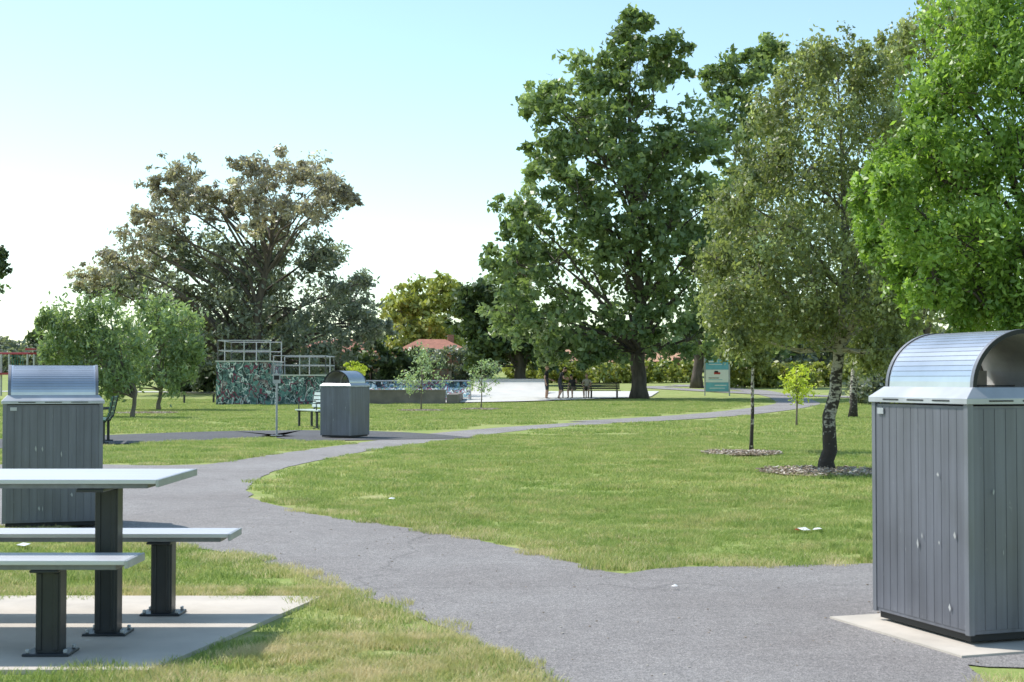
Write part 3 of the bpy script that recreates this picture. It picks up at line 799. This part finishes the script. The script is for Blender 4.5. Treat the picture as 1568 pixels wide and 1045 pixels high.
# ------------------------------------------------------------------ skate park
e = empty('skate_ramp', (0, 0, 0)); b = B()
yb = 62; zb = T(yb)
def px(u, y): return (u-784)/2178*y
xl, xm, xr = px(331, yb), px(415, yb), px(500, yb)
b.box(((xl+xm)/2, yb+1.6, zb+.93), (xm-xl, 3.2, 1.9), 0)
b.box(((xm+xr)/2+.0015, yb+1.6, zb+.63), (xr-xm, 3.18, 1.3), 0)
b.box(((xl+xm)/2, yb+1.6, zb+1.92), (xm-xl+.06, 3.26, .06), 1)
b.box(((xm+xr)/2+.03, yb+1.6, zb+1.31), (xr-xm, 3.26, .06), 1)
def rail(x0, x1, y, z, h, n):
    for i in range(n+1):
        x = x0+(x1-x0)*i/n; b.tube([(x, y, z), (x, y, z+h)], .024, 6, 2)
    for k in (.5, 1): b.tube([(x0, y, z+h*k), (x1, y, z+h*k)], .022, 6, 2)
def raily(x, y0, y1, z, h, n):
    for i in range(n+1):
        y = y0+(y1-y0)*i/n; b.tube([(x, y, z), (x, y, z+h)], .024, 6, 2)
    for k in (.5, 1): b.tube([(x, y0, z+h*k), (x, y1, z+h*k)], .022, 6, 2)
rail(xl+.05, xm-.05, yb+.1, zb+1.95, .88, 2); rail(xl+.05, xm-.05, yb+3.1, zb+1.95, .88, 2); raily(xl+.05, yb+.1, yb+3.1, zb+1.95, .88, 2)
rail(xm+.1, xr-.05, yb+.1, zb+1.34, .82, 2); rail(xm+.1, xr-.05, yb+3.1, zb+1.34, .82, 2); raily(xr-.05, yb+.1, yb+3.1, zb+1.34, .82, 2)
b.obj('graffiti_block_and_rails', [M['graf'], M['concrete_light'], M['galv']], e)
b = B(); x0, x1 = px(553, 64), px(682, 64)
b.box(((x0+x1)/2, 64.2, T(64)+.3), (x1-x0, .5, .62), 0); b.box(((x0+x1)/2, 64.2, T(64)+.63), (x1-x0+.05, .56, .05), 1)
b.box((x1+.3, 67.5, T(67)+.2), (.5, 7, .45), 1)
b.obj('low_wall', [M['lowwall'], M['lowwall']], e)
def qpipe(name, xa, xb, yf, yb_, h, mats, zf=None):
    b = B(); n = 12; z = T(yf)+.04 if zf is None else zf; pr = []
    for i in range(n+1):
        t = i/n; pr.append((yf+(yb_-yf)*math.sin(t*math.pi/2), z+h*(1-math.cos(t*math.pi/2))))
    pr += [(yb_+1.2, z+h), (yb_+1.2, z-.3), (yf, z-.3)]
    m = len(pr); ns = 8
    for s in range(ns+1):
        x = xa+(xb-xa)*s/ns
        for (yy, zz) in pr: b.v.append((x, yy, zz))
    for s in range(ns):
        for i in range(m-1):
            b.f.append((s*m+i, s*m+i+1, (s+1)*m+i+1, (s+1)*m+i)); b.m.append(0 if i < n else 1)
    b.f.append(tuple(range(m))); b.m.append(1); b.f.append(tuple(reversed([ns*m+i for i in range(m)]))); b.m.append(1)
    b.tube([(xa, yb_, z+h+.02), (xb, yb_, z+h+.02)], .04, 6, 2)
    b.obj(name, mats, e)
qpipe('blue_quarter_pipe', px(500, 74), px(722, 74), 70, 72.5, .95, [M['graf_blue'], M['concrete_light'], M['galv']])
qpipe('pale_quarter_pipe', px(722, 92)+.2, px(836, 92), 84, 90, .9, [M['concrete_light'], M['concrete_light'], M['galv']])
b = B()
rows = sorted(set([round(65.5+i*1.5, 2) for i in range(21)]))
def xr_at(y):
    xsn = []
    P = [(px(684, 66), 65.4), (px(800, 68), 68.5), (px(1000, 78), 79.5), (px(1010, 96), 96.2), (px(640, 96), 96.2), (px(500, 72), 72), (px(500, 66), 65.4)]
    for i in range(len(P)):
        a = P[i]; c = P[(i+1) % len(P)]
        if (a[1] <= y) != (c[1] <= y): xsn.append(a[0]+(c[0]-a[0])*(y-a[1])/(c[1]-a[1]))
    return min(xsn), max(xsn)
for y in rows:
    a, c = xr_at(y); b.v += [(a, y, T(y)+.05), (c, y, T(y)+.05)]
for i in range(len(rows)-1): b.f.append((2*i, 2*i+1, 2*i+3, 2*i+2)); b.m.append(0)
b.obj('plaza', [M['concrete_light']], e)

# fence + houses
e = empty('steel_fence'); b = B(); yf = 104
for i in range(12):
    x = px(566, yf)+i*.52; b.box((x, yf, T(yf)+.75), (.07, .07, 1.5), 0)
for z in (.5, 1.0, 1.45): b.box((px(566, yf)+2.86, yf+.06, T(yf)+z), (5.8, .05, .06), 0)
b.box((px(668, yf), yf+.2, T(yf)+.7), (2.2, .1, 1.3), 1)
b.obj('rails_and_posts', [M['brown_steel'], M['lowwall']], e)

def house(x, y, w, d, h, rh, wall, roof, rz=0):
    e = empty('brick_house', (x, y, T(y)), rz)
    b = B(); b.box((0, 0, h/2-.1), (w, d, h), 0); b.obj('walls', [wall], e)
    b = B(); o = .5
    A = [(-w/2-o, -d/2-o, h), (w/2+o, -d/2-o, h), (w/2+o, d/2+o, h), (-w/2-o, d/2+o, h), (-w/2+d*.35, 0, h+rh), (w/2-d*.35, 0, h+rh)]
    b.v = A; b.f = [(0, 1, 5, 4), (1, 2, 5), (2, 3, 4, 5), (3, 0, 4), (3, 2, 1, 0)]; b.m = [0]*5
    b.box((w*.25, 0, h+rh*.9), (.6, .6, 1.2), 1); b.obj('roof', [roof, wall], e)
    b = B()
    n = max(2, int(w/4))
    for i in range(n):
        xx = -w/2+w*(i+.5)/n
        if i == n//2:
            b.box((xx, -d/2-.03, 1.0), (.95, .06, 2.05), 2); continue
        b.box((xx, -d/2-.03, 1.5), (1.6, .06, 1.2), 1); b.box((xx, -d/2-.065, 1.5), (1.5, .02, 1.1), 0); b.box((xx, -d/2-.08, 1.5), (.05, .02, 1.1), 1)
    b.obj('windows_and_door', [M['glass'], M['white'], M['brown_steel']], e)
house(px(512, 140), 146, 9, 8, 2.6, 1.4, M['brick'], M['roof'])
house(px(655, 135), 142, 7.5, 7, 2.5, 1.5, M['brick'], M['roof'], .1)
house(px(935, 150), 158, 15, 9, 1.6, 1.3, M['brick_tan'], M['roof_o'], .05)
house(px(1015, 145), 152, 9, 8, 1.6, 1.3, M['brick_tan'], M['roof_o'], -.1)

# playground frame at far left
e = empty('playground_frame'); b = B(); y = 84; z = T(y)
for u in (2, 14, 42, 52): b.tube([(px(u, y), y, z), (px(u, y), y, z+2.5)], .06, 6, 1)
b.tube([(px(-60, y), y, z+2.5), (px(56, y), y, z+2.5)], .07, 6, 0)
b.box((px(47, y), y, z+2.75), (.5, .5, .12), 0); b.box((px(10, y), y, z+1.3), (1.6, 1, .12), 0)
for k in range(6): b.tube([(px(15+k*4, y), y, z+.3), (px(15+k*4, y), y, z+2.4)], .02, 5, 2)
b.obj('posts_and_beams', [M['play_red'], M['galv'], M['play_green']], e)

# litter
b = B(); rng = random.Random(4)
for (u, v, s, m) in [(1232, 817, .06, 0), (1252, 817, .05, 0), (1218, 817, .03, 1), (600, 768, .035, 0), (1033, 904, .022, 0), (38, 842, .07, 0)]:
    x, y = S(u, v)
    k = [(x+s*math.cos(a)*rng.uniform(.6, 1.1), y+s*math.sin(a)*.7, .025+rng.uniform(0, s*.4)) for a in (0, 1, 2.1, 3.1, 4.2, 5.2)]
    c = (x, y, .03+s*.35)
    for i in range(6): b.quad((k[i], k[(i+1) % 6], c), m)
b.obj('litter', [M['white'], M['red']])
b = B()
for i in range(600):
    y = rng.uniform(5.4, 14) ; x = rng.uniform(-2.5, 3.5)
    if not inpoly(x, y, ASPH): continue
    s = rng.uniform(.004, .013)
    b.box((x, y, .009), (s, s*.6, .003), rng.choice((0, 0, 1)), rng.uniform(0, 3))
b.obj('path_debris', [M['mulch'], M['concrete']])

# ------------------------------------------------------------------ people
SK = simple('skin', (0.45, 0.27, 0.19), .5, .05, 20)
HAIRB = simple('blond_hair', (0.30, 0.20, 0.10), .6, .2, 40); HAIRD = simple('dark_hair', (0.04, 0.025, 0.018), .5, .2, 40)
SHIRT_K = simple('black_shirt', (0.016, 0.016, 0.018), .8, .2, 20); SHIRT_W = simple('pale_shirt', (0.50, 0.44, 0.36), .8, .1, 20)
SHORT = simple('dark_shorts', (0.045, 0.045, 0.055), .8, .2, 20); SHOE = simple('shoe', (0.10, 0.09, 0.09), .6, .1, 20); EYE = simple('eye', (.02, .02, .02), .2, .1, 5); SHORT_T = simple('tan_shorts', (0.22, 0.18, 0.13), .8, .2, 20)

def person(loc, rz, J, shirt, shorts, hair, name='person', longhair=False):
    e = empty(name, (loc[0], loc[1], T(loc[1])+loc[2]), rz)
    D = dict(pel=(0, 0, .96), ch=(0, 0, 1.26), nk=(0, 0, 1.47), hd=(0, -.01, 1.55))
    for s, n in ((-1, 'l'), (1, 'r')):
        D.update({'sh'+n: (s*.175, 0, 1.40), 'el'+n: (s*.23, .03, 1.12), 'wr'+n: (s*.235, -.06, .88), 'hp'+n: (s*.09, 0, .92), 'kn'+n: (s*.10, -.03, .50), 'an'+n: (s*.10, .02, .085), 'to'+n: (s*.12, -.17, .04)})
    D.update(J)
    P = dict(D); ed = []; rad = {}; ow = []
    def V(k): return Vector(P[k])
    def chain(keys, rads, owners):
        for i in range(len(keys)-1):
            ed.append((keys[i], keys[i+1])); ow.append(owners[i])
        for k, r in zip(keys, rads): rad.setdefault(k, r if hasattr(r, '__len__') else (r, r))
    P['wa'] = V('pel').lerp(V('ch'), .42)
    P['uc'] = V('ch').lerp(V('nk'), .52)
    chain(['pel', 'wa', 'ch', 'uc', 'nk', 'hd'], [(.150, .105), (.135, .095), (.155, .105), (.135, .09), .052, .048], ['pelv', 'tor', 'tor', 'tor', 'neck'])
    for n in 'lr':
        P['ua'+n] = V('sh'+n).lerp(V('el'+n), .5); P['fa'+n] = V('el'+n).lerp(V('wr'+n), .35)
        P['th'+n] = V('hp'+n).lerp(V('kn'+n), .45); P['ca'+n] = V('kn'+n).lerp(V('an'+n), .35)
        chain(['uc', 'sh'+n, 'ua'+n, 'el'+n, 'fa'+n, 'wr'+n], [.1, .058, .050, .040, .040, .026], ['tor', 'slv', 'arm', 'arm', 'arm'])
        chain(['pel', 'hp'+n, 'th'+n, 'kn'+n, 'ca'+n, 'an'+n, 'to'+n], [.1, .092, .082, .056, .058, .036, .036], ['pelv', 'shr', 'shr', 'leg', 'leg', 'foot'])
    names = list(rad); idx = {k: i for i, k in enumerate(names)}
    me = bpy.data.meshes.new('body')
    me.from_pydata([tuple(P[k]) for k in names], [(idx[a], idx[c]) for a, c in ed], [])
    o = bpy.data.objects.new('body', me); COL.objects.link(o)
    o.modifiers.new('s', 'SKIN'); ss = o.modifiers.new('ss', 'SUBSURF'); ss.levels = 2; ss.render_levels = 2
    if not len(me.skin_vertices):
        bpy.context.view_layer.objects.active = o; bpy.ops.mesh.customdata_skin_add()
    lay = me.skin_vertices[0].data
    for k in names: lay[idx[k]].radius = rad[k]; lay[idx[k]].use_root = (k == 'pel')
    dg = bpy.context.evaluated_depsgraph_get(); dg.update(); me2 = bpy.data.meshes.new_from_object(o.evaluated_get(dg))
    bpy.data.objects.remove(o)
    me2.materials.clear()
    for m in (SK, shirt, shorts, SHOE): me2.materials.append(m)
    o = bpy.data.objects.new('body', me2); COL.objects.link(o); o.parent = e
    def seg(p, a, q):
        A = V(a); d = V(q)-A; t = max(0, min(1, (p-A).dot(d)/d.length_squared))
        r = rad[a][0]*(1-t)+rad[q][0]*t
        return ((p-(A+d*t)).length-r*.9, t)
    for p in me2.polygons:
        c = Vector(p.center); best = min((seg(c, a, q)+(w,) for (a, q), w in zip(ed, ow)), key=lambda s: s[0])
        p.material_index = {'pelv': 2, 'tor': 1, 'neck': 0, 'slv': 1, 'arm': 0, 'shr': 2, 'leg': 0, 'foot': 3}[best[2]]; p.use_smooth = True
    hb = B()
    for n, s in (('l', -1), ('r', 1)):
        w = Vector(D['wr'+n]); dr = (w-Vector(D['el'+n])).normalized()
        side = dr.cross(Vector((s, 0, 0)))
        side = Vector((0, -1, 0)) if side.length < .3 else side.normalized()
        nrm = dr.cross(side).normalized()
        hb.tube([w-dr*.01, w+dr*.045, w+dr*.09], [.026, .036, .034], 8)
        for i, ln in enumerate((.068, .078, .073, .058)):
            o1 = w+dr*.085+side*(.03-.02*i); hb.tube([o1, o1+dr*ln*.55+nrm*.006*-s, o1+dr*ln-nrm*.022*s], [.0095, .0088, .007], 6)
        o1 = w+dr*.03+side*.03; hb.tube([o1, o1+side*.022+dr*.03, o1+side*.026+dr*.06], [.012, .011, .008], 6)
    hb.obj('hands', [SK], e, smooth=True)
    nk = Vector(D['nk']); hd = Vector(D['hd']); up = (hd-nk).normalized()
    c = hd+up*.10
    bm = bmesh.new(); bmesh.ops.create_uvsphere(bm, u_segments=24, v_segments=18, radius=1)
    for v in bm.verts:
        x, y, z = v.co
        k = 1-.22*max(0, -z)**1.5
        v.co = (x*.077*k, y*.098*(k if y > 0 else 1-.08*max(0, -z)), z*.122)
        if y < -.8 and abs(x) < .3 and -.35 < z < .05: v.co.y -= .022*(1-abs(x)/.3)
    hm = bpy.data.meshes.new('head'); bm.to_mesh(hm); bm.free()
    hm.materials.append(SK)
    for p in hm.polygons: p.use_smooth = True
    head = bpy.data.objects.new('head', hm); COL.objects.link(head); head.parent = e; head.location = c
    head.rotation_euler = Vector((0, 0, 1)).rotation_difference(up).to_euler()
    bm = bmesh.new(); bmesh.ops.create_uvsphere(bm, u_segments=24, v_segments=18, radius=1)
    dl = []
    for v in bm.verts:
        x, y, z = v.co
        if z < (-.35 if y > .1 else .42 if y < -.3 else -.05): dl.append(v)
        v.co = (x*.086, y*.106+.006, z*.130+.004)
    bmesh.ops.delete(bm, geom=dl, context='VERTS')
    h2 = bpy.data.meshes.new('hair'); bm.to_mesh(h2); bm.free(); h2.materials.append(hair)
    for p in h2.polygons: p.use_smooth = True
    ho = bpy.data.objects.new('hair', h2); COL.objects.link(ho); ho.parent = head
    so_ = ho.modifiers.new('s', 'SOLIDIFY'); so_.thickness = .012
    f = B()
    for s in (-1, 1):
        f.tube([(s*.03, -.088, .012), (s*.03, -.095, .012)], [.010, .006], 8, 1)
        f.tube([(s*.074, .005, -.01), (s*.086, .012, .0)], [.022, .016], 8, 0)
    f.box((0, -.090, -.055), (.04, .01, .008), 2)
    if longhair: f.tube([(0, .06, .03), (0, .085, -.06), (0, .075, -.17)], [.07, .065, .035], 10, 3)
    fo = f.obj('face', [SK, EYE, M['red'], hair], None, smooth=True); fo.parent = head
    return e
Y = 74.6
person((px(837, Y), Y, 0), math.radians(70), dict(wrr=(.20, -.22, 1.02), elr=(.24, .02, 1.12), wrl=(-.22, -.04, .87)), SHIRT_K, SHORT, HAIRB)
person((px(857, Y), Y, 0), math.radians(100), dict(ch=(0, -.08, 1.24), nk=(0, -.17, 1.43), hd=(0, -.23, 1.50), shl=(-.17, -.13, 1.38), shr=(.17, -.13, 1.38), elr=(.22, -.20, 1.12), wrr=(.10, -.38, 1.12), ell=(-.22, -.18, 1.10), wrl=(-.10, -.38, 1.06), knl=(-.1, -.1, .50), anl=(-.1, .12, .085), tol=(-.12, -.06, .04)), SHIRT_K, SHORT, HAIRD)
seat = dict(pel=(0, 0, .56), ch=(0, -.04, .86), nk=(0, -.08, 1.07), hd=(0, -.11, 1.15), shl=(-.175, -.07, 1.0), shr=(.175, -.07, 1.0), ell=(-.24, -.12, .75), elr=(.24, -.12, .75), wrl=(-.15, -.34, .67), wrr=(.15, -.34, .67),
            hpl=(-.09, -.03, .545), hpr=(.09, -.03, .545), knl=(-.13, -.46, .52), knr=(.13, -.46, .52), anl=(-.12, -.42, .085), anr=(.12, -.42, .085), tol=(-.13, -.60, .04), tor=(.13, -.60, .04))
person((px(899, 76), 76.2, 0), math.radians(-8), seat, SHIRT_W, SHORT_T, HAIRB, longhair=True)
s2 = dict(seat); s2.update(elr=(.28, -.22, .88), wrr=(.34, -.40, 1.0), ch=(0, -.10, .84), nk=(0, -.18, 1.04), hd=(0, -.24, 1.11), shl=(-.175, -.15, .98), shr=(.175, -.15, .98))
person((px(879, 76), 76.15, 0), math.radians(-30), s2, SHIRT_K, SHORT_T, HAIRD)

# ------------------------------------------------------------------ camera, light, sky
cam = bpy.data.cameras.new('camera'); co = bpy.data.objects.new('camera', cam); COL.objects.link(co)
co.location = (0, 0, CAM_H); cam.lens = 50; cam.sensor_width = 36; cam.clip_end = 8000; cam.clip_start = .05
co.rotation_euler = (math.radians(90)+math.atan(57.5/2178), 0, 0)
cam.dof.use_dof = True; cam.dof.focus_distance = 18; cam.dof.aperture_fstop = 9
scene.camera = co

trav = Vector((0.51, -0.26, -0.75)).normalized()
sl = bpy.data.lights.new('sun', 'SUN'); sl.energy = 5.0; sl.angle = math.radians(.5); sl.color = (1, .965, .91)
so = bpy.data.objects.new('sun', sl); COL.objects.link(so); so.location = (-20, 20, 40)
so.rotation_euler = trav.to_track_quat('-Z', 'Y').to_euler()
w = bpy.data.worlds.new('World'); scene.world = w; w.use_nodes = True
nt = w.node_tree; bg = nt.nodes['Background']
sky = nt.nodes.new('ShaderNodeTexSky'); sky.sky_type = 'NISHITA'; sky.sun_disc = False
sky.sun_elevation = math.asin(-trav.z); sky.sun_rotation = math.atan2(-trav.x, -trav.y) % (2*math.pi)
sky.air_density = 1.0; sky.dust_density = 0.5; sky.ozone_density = 1.0; sky.altitude = 0
tinted = mixc(nt, 1.0, sky.outputs[0], (1.50, 1.60, 1.45), 'MULTIPLY')
tc = nt.nodes.new('ShaderNodeTexCoord'); mp = nt.nodes.new('ShaderNodeMapping'); mp.inputs['Scale'].default_value = (1, 1, 3.2)
mp.inputs['Location'].default_value = (0.35, 0, .2)
nt.links.new(tc.outputs['Generated'], mp.inputs[0])
cn = N(nt, 'ShaderNodeTexNoise', Scale=3.0, Detail=6); nt.links.new(mp.outputs[0], cn.inputs['Vector'])
cf = ramp(nt, cn.outputs['Fac'], [(0.64, (0, 0, 0)), (0.82, (.6, .6, .6))])
fin = mixc(nt, cf, tinted, (6.2, 6.4, 6.5))
nt.links.new(fin, bg.inputs['Color']); bg.inputs['Strength'].default_value = 0.15
scene.view_settings.view_transform = 'Standard'; scene.view_settings.look = 'None'; scene.view_settings.exposure = 0
print('objects', len(bpy.data.objects))
